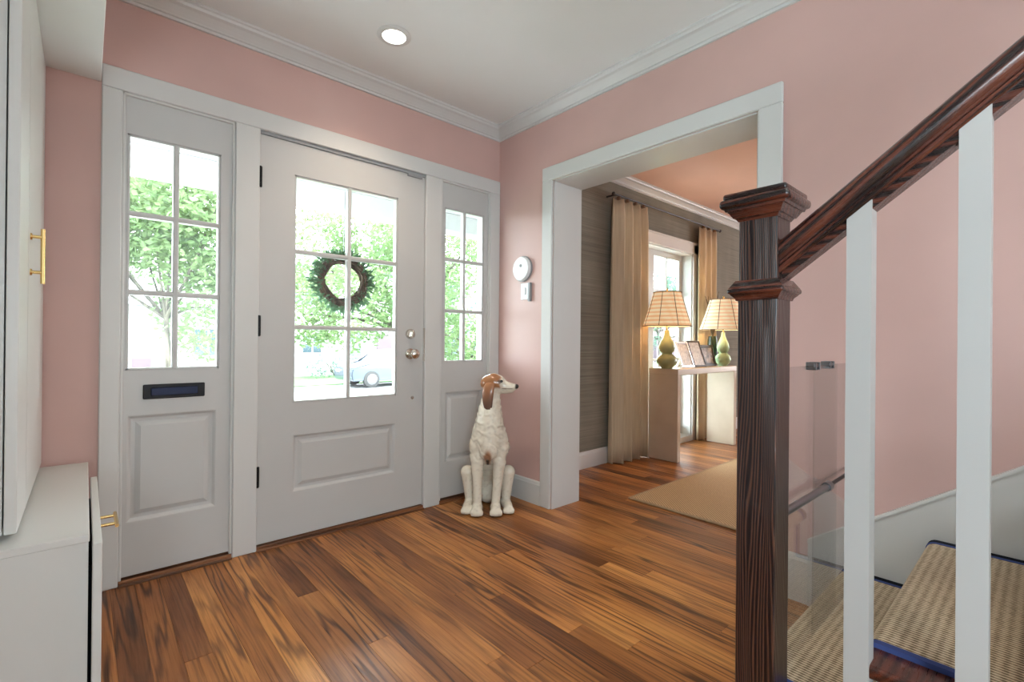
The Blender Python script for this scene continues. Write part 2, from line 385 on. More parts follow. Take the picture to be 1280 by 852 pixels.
# floor: structure slab + planks
fl = struct(MB().box(-3.1, 6.0, -6.0, 0.16, -.14, -.0195).make('floor', M['plank']))
def planks():
    wd = .0795; x = -2.36; i = 0; meshes = {}
    while x < 4.2:
        y = .02 if x < .26 else -.03
        y_end = -3.05 if x < .26 else -2.3
        y -= 0
        first = True
        while y > y_end:
            L = random.choice((1.2, 1.6, 2.0, 2.4, 2.8))
            if x > .26: L = random.choice((1.1, 1.5, 1.9))
            if first: L *= random.uniform(.4, 1); first = False
            if x > 2.6: L = 2.5
            L = min(L, y - y_end + .25) if y - L < y_end + .25 else L
            L = round(L, 2)
            key = L
            if key not in meshes:
                b = MB().box(.0002, wd-.0002, -L+.0003, 0, -.019, 0, .0006)
                o = b.make('plank', M['plank'], fl); meshes[key] = o.data
            else:
                o = bpy.data.objects.new('plank', meshes[key]); COL.objects.link(o); o.parent = fl
            o.location = (x, y, random.uniform(-.0003, .0003)); y -= L; i += 1
        x += wd
    return i
NPL = planks()
# front wall
b = MB(); b.box(-3.1, -2.083, WY, .16, 0, H); b.box(-2.083, WX+.002, WY, .16, 2.125, H)
struct(b.make('wall_front', M['pink']))
# front wall of the far room, grey grasscloth, with window opening x 1.45..2.63, z .07..1.95
b = MB(); GY = -.018
b.box(.20, 1.45, GY, .16, 0, H); b.box(2.66, 6.0, GY, .16, 0, H); b.box(1.45, 2.66, GY, .16, 1.965, H); b.box(1.45, 2.66, GY, .16, 0, .05)
struct(b.make('wall_far_room_front', M['grasscloth']))
# right wall with opening
b = MB(); b.box(WX, .25, -.507, WY, 0, H); b.box(WX, .25, -1.704, -.507, 2.013, H); b.box(WX, .25, -6.0, -1.704, 0, H)
struct(b.make('wall_right', M['pink']))
struct(MB().box(-3.1, -2.98, -6, WY, 0, H).make('wall_left', M['white']))
struct(MB().box(-3.1, 6.0, -6.1, -6.0, 0, H).make('wall_back', M['white']))
struct(MB().box(5.95, 6.05, -6, .16, 0, H).make('wall_far_room_right', M['grasscloth']))
struct(MB().box(-3.1, .13, -6.1, .16, H, H+.12).make('ceiling', M['ceiling']))
struct(MB().box(.13, 6.05, -6.1, .16, H, H+.12).make('ceiling', M['coral_ceiling']))

# crown mouldings : profile (out from wall, down from ceiling)
CP = [(0, 0), (.078, 0), (.078, -.010), (.070, -.014), (.066, -.024), (.052, -.030), (.036, -.044), (.024, -.056), (.020, -.062), (.012, -.064), (.012, -.076), (0, -.076)]
def crown(name, p0, p1, out, m0=0, m1=0):
    p0 = Vector(p0); p1 = Vector(p1); out = Vector(out); d = (p1-p0).normalized(); z = Vector((0, 0, 1))
    b = MB()
    rings = []
    for p, mm in ((p0, m0), (p1, m1)):
        rings.append([b.bm.verts.new(p + out*u + z*v + d*(mm*u)) for u, v in CP])
    n = len(CP)
    for i in range(n): b.bm.faces.new((rings[0][i], rings[0][(i+1) % n], rings[1][(i+1) % n], rings[1][i]))
    b.bm.faces.new(rings[0][::-1]); b.bm.faces.new(rings[1])
    return struct(b.make(name, M['white']))
crown('trim_1', (-2.085, WY, H), (WX, WY, H), (0, -1, 0), 0, -1)
crown('trim_2', (WX, WY, H), (WX, -5.9, H), (-1, 0, 0), 1, 0)
crown('trim_3', (.25, GY, H), (5.95, GY, H), (0, -1, 0), 1, -1)
crown('trim_4', (.25, GY, H), (.25, -5.9, H), (1, 0, 0), 1, 0)

# ---------------------------------------------- front door unit casing
def board(name, *a, m='white', bev=.004): return struct(MB().box(*a, bev).make(name, M[m]))
CY = 0.0
board('trim_5', -2.083, -2.017, CY, .15, 0, 2.035)
board('trim_6', -1.607, -1.502, CY, .15, 0, 2.035)
board('trim_7', -.578, -.464, CY, .15, 0, 2.035)
board('trim_8', -.074, .0105, CY, .15, 0, 2.035)
board('trim_9', -2.083, .0105, CY, .15, 2.035, 2.125)
# thin stop beads framing each sidelight recess
def beads(name, x0, x1, z0, z1):
    b = MB(); y0, y1 = .008, .03
    for a in ((x0, x0+.010, z0, z1), (x1-.010, x1, z0, z1), (x0, x1, z1-.010, z1)): b.box(a[0], a[1], y0, y1, a[2], a[3], .002)
    struct(b.make(name, M['white']))
beads('trim_10', -2.017, -1.607, .02, 2.035); beads('trim_11', -.464, -.074, .02, 2.035)
for k, (x0, x1) in enumerate(((-2.017, -1.607), (-1.502, -.578), (-.464, -.074))):
    b = MB(); b.box(x0, x1, .004, .15, -.018, .021, .003); b.box(x0, x1, .055, .15, -.018, .034); b.box(x0, x1, -.012, .010, -.018, .009, .003)
    struct(b.make('trim_%d' % (12+k), M['threshold']))

PSTEP = [(0, 0), (.004, .002), (.013, .013), (.020, .014), (.027, .014), (.046, .003), (.050, .003)]
def lite_unit(root, x0, x1, z0, z1, gx0, gx1, gz0, gz1, px0, px1, pz0, pz1, y=.02, th=.042, cols=2, rows=3, mt=None):
    mt = mt or M['door_white']
    b = MB()
    b.box(x0, gx0, y, y+th, z0, z1); b.box(gx1, x1, y, y+th, z0, z1)
    b.box(gx0, gx1, y, y+th, gz1, z1); b.box(gx0, gx1, y, y+th, pz1, gz0); b.box(gx0, gx1, y, y+th, z0, pz0)
    if px0 > gx0: b.box(gx0, px0, y, y+th, pz0, pz1)
    if px1 < gx1: b.box(px1, gx1, y, y+th, pz0, pz1)
    b.make('slab', mt, root)
    MB().panel(px0, px1, pz0, pz1, y, PSTEP).box(px0, px1, y+.02, y+th, pz0, pz1).make('raised_panel', mt, root)
    # glazing bead
    b = MB(); e = .010
    for a in ((gx0, gx0+e, gz0, gz1), (gx1-e, gx1, gz0, gz1), (gx0, gx1, gz1-e, gz1), (gx0, gx1, gz0, gz0+e)):
        b.box(a[0], a[1], y+.004, y+th-.004, a[2], a[3], .002)
    b.make('glazing_bead', mt, root)
    mw = .022
    for c in range(1, cols):
        xc = gx0 + (gx1-gx0)*c/cols
        MB().box(xc-mw/2, xc+mw/2, y+.002, y+th-.002, gz0, gz1, .005).make('muntin', mt, root)
    for r in range(1, rows):
        zc = gz0 + (gz1-gz0)*r/rows
        MB().box(gx0, gx1, y+.003, y+th-.003, zc-mw/2, zc+mw/2, .005).make('muntin', mt, root)
    pr = None
    for c in range(cols):
        for r in range(rows):
            a = gx0+(gx1-gx0)*c/cols; d = gx0+(gx1-gx0)*(c+1)/cols; e0 = gz0+(gz1-gz0)*r/rows; e1 = gz0+(gz1-gz0)*(r+1)/rows
            MB().box(a+.009, d-.009, y+th*.5-.0015, y+th*.5+.0015, e0+.009, e1-.009).make('pane', M['glass'], root)
w1 = setroot('window_1')
lite_unit(w1, -2.017, -1.607, .030, 2.030, -2.000, -1.662, .886, 1.872, -1.992, -1.672, .253, .697)
# mail slot
ms = MB(); ms.box(-1.941, -1.719, .010, .021, .763, .825, .003).make('mail_slot', M['black'], w1, 'black metal mail slot')
o = MB().box(-1.915, -1.745, .004, .012, .776, .812, .003).make('mail_flap', mat('blue_black_metal', (.02, .025, .05), .22, .8), w1)
d1 = setroot('door_1')
lite_unit(d1, -1.499, -.581, .026, 2.018, -1.338, -.758, .700, 1.858, -1.335, -.765, .250, .537)
for z in (1.807, 1.087, .356):
    h = MB(); h.lathe([(.0001, -.052), (.007, -.05), (.0075, .05), (.0001, .052)], (-1.501, .006, z), 10); h.box(-1.508, -1.492, .006, .019, z-.048, z+.048)
    h.make('hinge', M['black'], d1, 'black door hinge', smooth=True)
k = MB(); k.lathe([(.001, .020), (.032, .020), (.032, .012), (.012, .008), (.011, -.018), (.022, -.024), (.029, -.036), (.028, -.050), (.018, -.060), (.001, -.063)], (-.672, 0, .944), 24, 'y')
kn = k.make('door_knob', M['nickel'], d1, 'shiny nickel round door knob', smooth=True)
k = MB(); k.lathe([(.001, .020), (.030, .020), (.030, .010), (.024, .002), (.001, .000)], (-.672, 0, 1.062), 24, 'y'); k.box(-.677, -.667, -.020, .004, 1.046, 1.078, .002)
k.make('deadbolt', M['nickel'], d1, 'round nickel deadbolt with thumb turn', smooth=True)
MB().lathe([(.001, .020), (.009, .020), (.009, .013), (.001, .012)], (-.655, 0, .680), 12, 'y').make('viewer_cap', M['nickel'], d1, smooth=True)
MB().box(-.583, -.576, .004, .022, .90, 1.10).make('strike_plate', M['nickel'], d1)
b = MB(); b.box(-.70, -.60, .010, .020, 2.004, 2.020, .002); b.make('door_latch', M['greyplastic'], d1)
MB().box(-1.499, -.581, .012, .05, 2.019, 2.0345).make('weather_strip', M['greyplastic'], d1, 'dark grey weather strip over the door')
w2 = setroot('window_2')
lite_unit(w2, -.464, -.074, .030, 2.030, -.430, -.115, .888, 1.872, -.415, -.120, .253, .697)

# wreath, hung outside on the door
wr = thing('wreath', 'round dark twig wreath with green sprigs hanging outside on the door glass', 'wreath', (-1.045, .115, 1.353))
b = MB()
for s in range(26):
    pts = []; a0 = random.uniform(0, 2*PI); rr = .118 + random.uniform(-.02, .02); oy = random.uniform(-.018, .018)
    for t in range(20):
        a = a0 + t/19*2*PI*.8; r = rr + .008*math.sin(a*3+s); pts.append((r*math.cos(a), oy+.006*math.sin(a*5+s), r*math.sin(a)))
    b.tube(pts, .0045, 5)
b.make('twig_ring', M['darkwood'], wr)
b = MB()
for s in range(620):
    a = random.uniform(0, 2*PI)
    if math.sin(a) < -.2 and random.random() < .25: continue
    r = .125 + random.uniform(-.02, .03); L = random.uniform(.03, .065); an = a + random.uniform(-1.2, 1.0)
    c = Vector((r*math.cos(a), random.uniform(-.03, .03), r*math.sin(a))); d = Vector((math.cos(an), random.uniform(-.5, .5), math.sin(an))).normalized()
    sd = d.cross(Vector((random.uniform(-1, 1), 1, random.uniform(-1, 1)))).normalized()*.006
    vs = [b.bm.verts.new(c), b.bm.verts.new(c+d*L*.5+sd), b.bm.verts.new(c+d*L), b.bm.verts.new(c+d*L*.5-sd)]
    b.bm.faces.new(vs)
b.make('foliage', M['leaf_dark'], wr, kind='stuff')
MB().tube([(0, 0, .13), (0, -.01, .3), (0, -.02, .5)], .002, 6).make('hanger', M['steel'], wr)

# ---------------------------------------------- cased opening to the far room
CX = -.008
board('trim_15', CX, WX, -.507, -.422, 0, 2.013)
board('trim_16', CX, WX, -1.80, -1.704, 0, 2.013)
board('trim_17', CX, WX, -1.80, -.422, 2.013, 2.099)
b = MB(); b.box(WX, .262, -.515, -.507, 0, 2.013); b.box(WX, .262, -1.704, -1.696, 0, 2.013); b.box(WX, .262, -1.704, -.507, 2.005, 2.013)
struct(b.make('trim_18', M['white']))
b = MB(); b.box(.25, .268, -.507, -.422, 0, 2.10, .003); b.box(.25, .268, -1.80, -1.704, 0, 2.10, .003); b.box(.25, .268, -1.704, -.507, 2.013, 2.10, .003)
struct(b.make('trim_19', M['white']))
def baseb(name, axis, a0, a1, face, sgn, h=.146):
    # profile in (depth, z)
    pr = [(0, 0), (.016, 0), (.016, h-.022), (.013, h-.016), (.011, h-.006), (.006, h), (0, h)]
    if axis == 'y': return struct(MB().prism([(face-sgn*(-1)*0 + sgn*p[0], p[1]) for p in pr], 'y', a0, a1).make(name, M['white']))
    return struct(MB().prism([(face + sgn*p[0], p[1]) for p in pr], 'x', a0, a1).make(name, M['white']))
baseb('baseboard_right', 'y', -.422, .0, WX, -1)
baseb('baseboard_right', 'y', -1.905, -1.80, WX, -1, .185)
baseb('baseboard_far_room', 'x', .25, 1.50, GY, -1, .135)
baseb('baseboard_far_room', 'x', 2.74, 5.95, GY, -1, .135)

# ================================================================== STAIRS
def zn(n): return .006 + .18*n
def yn(n): return -2.03 - .243*(n-1)
st = thing('staircase', 'white staircase with dark treads climbing along the pink wall', 'staircase', (-.45, -2.03, 0))
def addp(o): o.location = (.45, 2.03, 0); return o
for n in range(1, 7):
    addp(MB().box(-.926, -.006, yn(n+1)-.03, yn(n), zn(n)-.028, zn(n), .008, 3).make('tread', M['tread'], st))
    addp(MB().box(-.905, -.006, yn(n)-.045, yn(n)-.022, zn(n-1) if n > 1 else 0, zn(n)-.028).make('riser', M['white'], st))
pts = [(-2.08, 0)]
for n in range(1, 7): pts += [(yn(n)-.046, zn(n)-.029), (yn(n+1)-.046, zn(n)-.029)]
pts += [(yn(7)-.046, 0)]
addp(MB().prism(pts, 'x', -.915, -.895).make('stringer', M['white'], st))
sk = [(-1.905, 0), (-1.905, .248), (-2.02, .328), (-2.122, .398), (-3.4, .398+.70*1.278), (-3.4, 0)]
o = struct(MB().prism(sk, 'x', -.010, WX).make('trim_20', M['white']))
b = MB(); b.prism([(-1.905, .248), (-2.02, .328), (-2.122, .398), (-3.4, .398+.70*1.278), (-3.4, .398+.70*1.278+.012), (-2.122, .410), (-2.02, .340), (-1.905, .260)], 'x', -.016, WX)
struct(b.make('trim_21', M['white']))
# runner
rn = thing('stair_runner', 'woven sisal stair runner with blue binding on the treads', 'carpet', (-.45, -2.03, 0))
def addr(o): o.location = (.45, 2.03, 0); return o
X0, X1, TH = -.842, -.030, .009
for n in range(1, 6):
    z = zn(n); y = yn(n); y2 = yn(n+1); r = .016
    prof_out = [(y2-.024, z+TH)] + [(y - r + (r+TH)*math.sin(a)+.002, z - r + (r+TH)*math.cos(a)) for a in [i*PI/10 for i in range(0, 11)]] + [(y-.022, z-.034), (y-.022+TH, z-.045), (y-.022+TH, zn(n-1)+TH)]
    prof_in = [(y2-.024, z)] + [(y - r + r*math.sin(a)+.002, z - r + r*math.cos(a)) for a in [i*PI/10 for i in range(0, 11)]] + [(y-.022, z-.032), (y-.022, z-.045), (y-.022, zn(n-1)+.001)]
    loop = prof_out + prof_in[::-1]
    o = addr(MB().prism(loop, 'x', X0+.016, X1-.012).make('runner_section', M['sisal'], rn, smooth=True))
    for a0, a1, mm in ((X0, X0+.017, 'bluebind'), (X1-.020, X1-.008, 'bluebind'), (X1-.008, X1+.018, 'blackgap')):  # black strip paints the dark gap between runner and wall
        lp = [(p[0]+(.0015), p[1]+.002) for p in prof_out] + prof_in[::-1]
        addr(MB().prism(lp, 'x', a0, a1).make('binding', M[mm], rn, 'blue binding tape' if mm == 'bluebind' else 'black strip painting the dark gap by the wall', smooth=True))

# newel
NX, NY, S = -.906, -2.0715, .0435
nw = thing('newel_post', 'square dark oak newel post with moulded cap and collar', 'newel post', (NX, NY, zn(0)))
def q(o): return o
def sq(b, h0, z0, h1, z1):
    vs = [b.bm.verts.new((sx*h, sy*h, z)) for h, z in ((h0, z0), (h1, z1)) for sx, sy in ((-1, -1), (1, -1), (1, 1), (-1, 1))]
    for f in ((0, 3, 2, 1), (4, 5, 6, 7), (0, 1, 5, 4), (1, 2, 6, 5), (2, 3, 7, 6), (3, 0, 4, 7)): b.bm.faces.new([vs[i] for i in f])
b = MB(); b.box(-S, S, -S, S, 0, 1.13, .002); b.make('shaft', M['newel'], nw)
b = MB()
for a in ((.047, 1.118, .049, 1.124), (.049, 1.124, .055, 1.130), (.055, 1.130, .058, 1.134)): sq(b, *a)
b.box(-.063, .063, -.063, .063, 1.134, 1.147, .005, 3)
sq(b, .060, 1.147, .048, 1.166); b.make('collar', M['rail'], nw, smooth=True)
b = MB(); b.box(-S+.001, S-.001, -S+.001, S-.001, 1.16, 1.318, .002); b.make('upper_block', M['newel'], nw)
b = MB()
for a in ((.044, 1.308, .049, 1.316), (.052, 1.316, .056, 1.322), (.056, 1.322, .062, 1.332), (.066, 1.332, .068, 1.338)): sq(b, *a)
b.box(-.078, .078, -.078, .078, 1.338, 1.360, .009, 3)
b.box(-.071, .071, -.071, .071, 1.358, 1.374, .006, 3)
b.make('cap', M['rail'], nw, smooth=True)

# handrail
SL = .767
hr = thing('handrail', 'dark mahogany moulded handrail rising from the newel post', 'handrail', (NX, -2.118, 1.2))
pr = [(-.026, 0), (-.030, .004), (-.030, .012), (-.023, .018), (-.023, .024), (-.033, .034), (-.035, .046), (-.031, .058), (-.018, .067), (0, .070),
      (.018, .067), (.031, .058), (.035, .046), (.033, .034), (.023, .024), (.023, .018), (.030, .012), (.030, .004), (.026, 0)]
cz = 1.188 - 1.2
b = MB(); L = 1.6; an = math.atan(SL); pr = [(u, v*.92) for u, v in pr]
b.sweep(pr, [(Vector((0, .035, 0)), Vector((1, 0, 0)), Vector((0, 0, 1))), (Vector((0, -L, 0)), Vector((1, 0, 0)), Vector((0, 0, 1)))])
o = b.make('rail', M['rail'], hr, smooth=True); o.rotation_euler = (-an, 0, 0); o.location = (0, 0, cz)
BY = [-2.2655 - .1725*i for i in range(6)]
prev = -2.118
for yb in BY:
    e = yb + .0215; a, c = prev - (-2.118), e - (-2.118)
    b = MB(); z0 = cz
    b.prism([(a, z0-SL*a+.002), (c, z0-SL*c+.002), (c, z0-SL*c-.018), (a, z0-SL*a-.018)], 'x', -.020, .020)
    b.make('fillet', M['rail'], hr)
    prev = yb - .0215
bl = ['white square baluster nearest the newel post, under the handrail', 'second white square baluster from the newel post, at the picture\'s right']
for i, yb in enumerate(BY[:5]):
    nstep = max(n for n in range(1, 7) if yn(n) > yb + .005); zb = zn(nstep)
    zt = 1.188 + SL*(-2.118 - yb)
    s = .0215
    b = MB(); b.prism([(yb-s, zb), (yb+s, zb), (yb+s, zt-SL*s+.001), (yb-s, zt+SL*s+.001)], 'x', -.932, -.889)
    o = b.make('baluster', M['baluster']); lab = bl[i] if i < 2 else ['third', 'fourth', 'fifth'][i-2] + ' white square baluster up the stairs from the newel post'
    tag(o, lab, 'baluster', 'white balusters under the handrail')

# acrylic stair gate standing on the first tread
GYY = -2.083
gt = thing('stair_gate', 'clear acrylic stair gate across the bottom step behind the newel post', 'gate', (-.44, GYY, zn(1)))
def ag(o): return o
z0 = .014; z1 = .775
MB().box(-.418, .105, .002, .006, z0, z1, .001).make('acrylic_panel', M['acrylic'], gt)
MB().box(-.145, .425, -.006, -.002, z0, z1, .001).make('acrylic_panel', M['acrylic'], gt)
for xx in (-.140, -.005):
    b = MB(); b.box(xx-.028, xx+.028, -.011, .011, z1-.004, z1+.006, .002); b.box(xx-.020, xx-.012, -.013, .013, z1-.012, z1+.010, .001); b.box(xx+.012, xx+.020, -.013, .013, z1-.012, z1+.010, .001)
    b.make('clip', M['steel'], gt, 'small dark steel clip on the top edge')
MB().tube([(-.42, -.018, .425), (-.06, -.018, .422)], .010, 12).tube([(-.08, -.018, .422), (-.05, -.018, .422)], .0135, 12).make('brace', M['steel'], gt, 'grey steel telescopic brace', smooth=True)
MB().tube([(-.06, -.018, .422), (.22, -.018, .422)], .0055, 10).make('brace_rod', M['black'], gt, smooth=True)
b = MB(); b.box(-.418, .425, -.010, .010, .001, .014, .002); b.make('bottom_channel', M['acrylic'], gt)

# ================================================================== LEFT CABINETRY
sf = struct(MB().box(-2.98, -2.085, -2.1, WY, 2.05, H, .002).make('soffit', M['ceiling']))
cab = thing('tall_cabinet', 'tall white cabinet with brass bar pull standing on the low bench', 'cabinet', (-2.6, -.44, .53))
def rel(b, name, m, root, **kw):
    bmesh.ops.translate(b.bm, verts=b.bm.verts, vec=-Vector(root.location)); return b.make(name, m, root, **kw)
rel(MB().box(-2.97, -2.270, -.862, .008, .545, 2.048), 'carcass', M['cabinet'], cab)
DX = -2.244
b = MB(); DY0, DY1, PY0, PY1, PZ0, PZ1 = -.875, -.004, -.640, -.12, .600, 1.870
b.box(DX-.022, DX, DY0, PY0-.004, .548, 2.044, .0015); b.box(DX-.022, DX, PY0+.004, DY1, .548, 2.044, .0015); b.box(DX-.022, DX, PY0-.004, PY0+.004, PZ1, 2.044); b.box(DX-.022, DX, PY0-.004, PY0+.004, .548, PZ0)
b.box(DX-.022, DX-.016, PY0-.004, PY0+.004, PZ0, PZ1)
dr = rel(b, 'door', M['cabinet'], cab)
def relc(b, name, m, child, root, **kw):
    bmesh.ops.translate(b.bm, verts=b.bm.verts, vec=-Vector(root.location)); o = b.make(name, m, child, **kw); return o
HY = -.584
b = MB(); b.tube([(DX+.026, HY, 1.176), (DX+.026, HY, 1.334)], .0055, 10)
for z in (1.208, 1.310): b.tube([(DX, HY, z), (DX+.028, HY, z)], .005, 10); b.lathe([(.001, 0), (.010, 0), (.009, .004), (.001, .004)], (DX, HY, z), 12, 'x')
relc(b, 'bar_pull', M['brass'], dr, cab, smooth=True, label='brass bar pull')
bn = thing('bench_cabinet', 'low white bench cabinet with a slightly open drawer', 'cabinet', (-2.5, -.47, 0))
b = MB(); b.box(-2.97, -2.112, -.938, -.0, .512, .531, .002); rel(b, 'top', M['cabinet'], bn)
b = MB(); b.box(-2.97, -2.114, -.936, -.0, 0, .512); rel(b, 'body', M['cabinet'], bn)
b = MB(); b.box(-2.1065, -2.088, -.955, -.19, .012, .510, .002); fr = rel(b, 'drawer_front', M['cabinet'], bn)
b = MB(); KX = -2.044; b.tube([(KX, -.56, .425), (KX, -.41, .425)], .0055, 10)
for y in (-.53, -.44): b.tube([(-2.089, y, .425), (KX, y, .425)], .005, 10)
relc(b, 'bar_pull', M['brass'], fr, bn, smooth=True, label='brass bar pull')
b = MB(); b.box(-2.104, -2.10, -.93, -.21, .05, .46); b.box(-2.114, -2.106, -.90, -.22, .06, .44); rel(b, 'drawer_gap_filler', M['blackgap'], bn)  # black filler paints the gap behind the drawer front dark

# ================================================================== THERMOSTAT / CHIME, RECESSED LAMP
tk = thing('wall_chime', 'round white wall device mounted on the pink wall above a small plate', 'thermostat', (WX, -.243, 1.497))
MB().lathe([(.001, 0), (.080, 0), (.080, -.020), (.072, -.030), (.001, -.032)], (0, 0, 0), 32, 'x').make('cover', M['plastic'], tk, smooth=True)
MB().lathe([(.001, 0), (.0835, 0), (.0835, -.012), (.001, -.012)], (0, 0, 0), 32, 'x').make('back_ring', M['greyplastic'], tk, smooth=True)
MB().lathe([(.001, -.030), (.010, -.031), (.009, -.035), (.001, -.035)], (0, -.005, .018), 12, 'x').make('sensor', M['greyplastic'], tk)
sw = thing('switch_plate', 'white switch plate on the pink wall below the round device', 'switch', (WX, -.262, 1.352))
MB().box(-.010, 0, -.036, .036, -.056, .050, .003).make('plate', M['plastic'], sw)
MB().box(-.016, -.009, -.014, .010, -.025, .02, .002).make('toggle', M['plastic'], sw)
sb = tag(MB().box(-.022, 0, -.010, .010, -.060, .060, .003).make('slim_remote', M['greyplastic'], loc=(WX, -.313, 1.342)), 'slim grey remote clipped to the pink wall beside the white plate', 'remote')
rl = thing('recessed_light', 'round recessed ceiling light glowing above the front door', 'ceiling light', (-1.035, -.44, H))
MB().lathe([(.052, 0), (.052, -.004), (.055, -.008), (.075, -.007), (.080, -.003), (.080, 0)], (0, 0, 0), 40).make('trim_ring', M['white'], rl, smooth=True)
MB().lathe([(.001, -.006), (.052, -.006), (.052, -.002), (.001, -.002)], (0, 0, 0), 32).make('lens', mat('lit_lens', (1, 1, 1), .5, emit=(1, .93, .82), es=14), rl)
l = bpy.data.lights.new('ceiling_spot', 'SPOT'); l.energy = 26; l.spot_size = math.radians(125); l.spot_blend = 1; l.shadow_soft_size = .05; l.color = (1, .82, .64)
o = bpy.data.objects.new('ceiling_spot', l); COL.objects.link(o); o.location = (-1.035, -.44, H-.03)
for (lx, ly, e) in ((-1.4, -2.7, 12), (-1.4, -4.4, 10)):   # unseen spots without fixtures, added behind the camera for extra light
    l = bpy.data.lights.new('ceiling_spot', 'SPOT'); l.energy = e; l.spot_size = math.radians(150); l.spot_blend = .8; l.shadow_soft_size = .05; l.color = (1, .90, .78)
    o = bpy.data.objects.new('ceiling_spot', l); COL.objects.link(o); o.location = (lx, ly, H-.03)

# ================================================================== DOG FIGURE
def dog():
    D = 2.92; d = F_ + R_*(612-640)/597.84; d.z = 0; d.normalize()
    # floor point below the body
    k = D/(d.dot(Vector((F_.x, F_.y, 0)).normalized()))
    O = Vector((CAM.x, CAM.y, 0)) + d*k
    rz = math.atan2(-d.y, -d.x) - PI/2        # local +Y looks toward the camera
    root = thing('dog_figurine', 'sitting white ceramic dog figurine with brown ears in the corner by the sidelight', 'figurine', O, rz)
    # local X is flipped so that +X is image right:  with +Y toward viewer and Z up, image right = -X(local)
    def P(x, y, z): return Vector((-x, y, z))*.955
    b = MB()
    def limb(pts, rr, n=20):
        # smooth chain of spheres
        for (p, r), (p2, r2) in zip(zip(pts, rr), list(zip(pts, rr))[1:]):
            p = P(*p); p2 = P(*p2); L = (p2-p).length; st_ = max(2, int(L/(min(r, r2)*.42)))
            for i in range(st_+1):
                t = i/st_; b.ball(p.lerp(p2, t), r+(r2-r)*t, seg=12)
    # torso
    limb([(0, -.20, .13), (0, -.14, .24), (0, -.03, .37), (0, .015, .45)], [.105, .105, .098, .100])
    limb([(0, .015, .45), (.003, .02, .54), (.006, .015, .62), (.012, .01, .70), (.022, .01, .77)], [.104, .090, .073, .058, .050])
    limb([(-.055, .02, .40), (-.04, .02, .50)], [.066, .060]); limb([(.066, .02, .40), (.046, .02, .50)], [.066, .060])
    limb([(0, .078, .39), (0, .070, .50), (0, .05, .60)], [.056, .050, .040])
    # front legs
    for s, xt, xb in ((-1, -.068, -.066), (1, .066, .046)):
        limb([(xt, .03, .42), (xt*1.02, .055, .30), ((xt+xb)/2, .072, .17), (xb, .078, .055)], [.052, .040, .029, .026])
        limb([(xb, .080, .040), (xb+s*.003, .122, .030)], [.034, .031])
        for t in (-.026, -.009, .009, .026): b.ball(P(xb+t+s*.003, .140-abs(t)*.4, .021), .0155, (1, 1.6, 1.25), seg=12)
    # haunches and hind feet
    for s, kx in ((-1, -.133), (1, .128)):
        limb([(s*.075, -.17, .12), (s*.10, -.09, .19), (kx, -.005, .235)], [.088, .066, .044])
        limb([(kx, -.005, .235), (kx*.94, .0, .15), (kx*.88, .0, .065)], [.042, .034, .029])
        limb([(kx*.86, -.01, .045), (kx*.96, .045, .034), (kx*1.0, .080, .028)], [.034, .032, .029])
        for t in (-.024, -.008, .008, .024): b.ball(P(kx*1.0+t, .098-abs(t)*.4, .019), .0145, (1, 1.6, 1.2), seg=12)
    # base mass between legs
    limb([(0, -.20, .075), (0, -.12, .075)], [.075, .07])
    # head in profile: muzzle toward image right and a little to the viewer
    hd = Vector((.97, .24, 0)).normalized()
    def Hp(a, u, z): return (.028 + hd.x*a, .02 + hd.y*a + u, z)
    limb([Hp(-.035, 0, .805), Hp(.0, 0, .812), Hp(.030, 0, .808)], [.050, .056, .049])
    limb([Hp(.030, 0, .800), Hp(.070, 0, .790), Hp(.105, 0, .783), Hp(.132, 0, .783)], [.044, .034, .029, .022])
    limb([Hp(.02, 0, .768), Hp(.075, 0, .762), Hp(.115, 0, .764)], [.030, .022, .017])
    b.ball(P(*Hp(.150, 0, .790)), .0150, seg=10)
    bmesh.ops.recalc_face_normals(b.bm, faces=b.bm.faces)
    me = bpy.data.meshes.new('tmp'); b.bm.to_mesh(me); b.bm.free()
    t = bpy.data.objects.new('tmp', me); COL.objects.link(t)
    r = t.modifiers.new('r', 'REMESH'); r.mode = 'VOXEL'; r.voxel_size = .0055
    s = t.modifiers.new('s', 'SMOOTH'); s.factor = .5; s.iterations = 7
    dg = bpy.context.evaluated_depsgraph_get(); dg.update()
    me2 = bpy.data.meshes.new_from_object(t.evaluated_get(dg)); bpy.data.objects.remove(t)
    me2.name = 'body'
    for p in me2.polygons: p.use_smooth = True
    at = me2.color_attributes.new('Col', 'FLOAT_COLOR', 'POINT')
    WH = Vector((.80, .73, .61)); BR = Vector((.36, .15, .06)); BK = Vector((.015, .012, .012)); DK = Vector((.10, .05, .03))
    def sm(a, c, v): v = max(0, min(1, (v-a)/(c-a))); return v*v*(3-2*v)
    for i, v in enumerate(me2.vertices):
        x, y, z = -v.co.x/.955, v.co.y/.955, v.co.z/.955
        n1 = noise.noise(Vector((x*26, y*26, z*26)))
        c = WH.copy()
        # coat waves: sculpted chest fur ticking
        if .30 < z < .70 and y > -.02:
            k_ = .5+.5*math.sin(z*95 + x*55 + n1*5); c = c.lerp(Vector((.55, .50, .40)), .22*k_*sm(.28, .42, z))
            v.co += v.normal*(.0045*k_)
        k_ = sm(.25, .5, noise.noise(Vector((x*60, y*60, z*60)))); c = c.lerp(Vector((.45, .38, .30)), .25*k_)
        # chest mark
        mx = (x+.004)/.026; mz = (z-.350)/.062
        if y > .03: c = c.lerp(BR, .9*sm(1.25, .6, math.hypot(mx, mz)+n1*.25)); c = c.lerp(BK, .9*sm(1.1, .5, math.hypot((x+.004)/.012, (z-.312)/.030)))
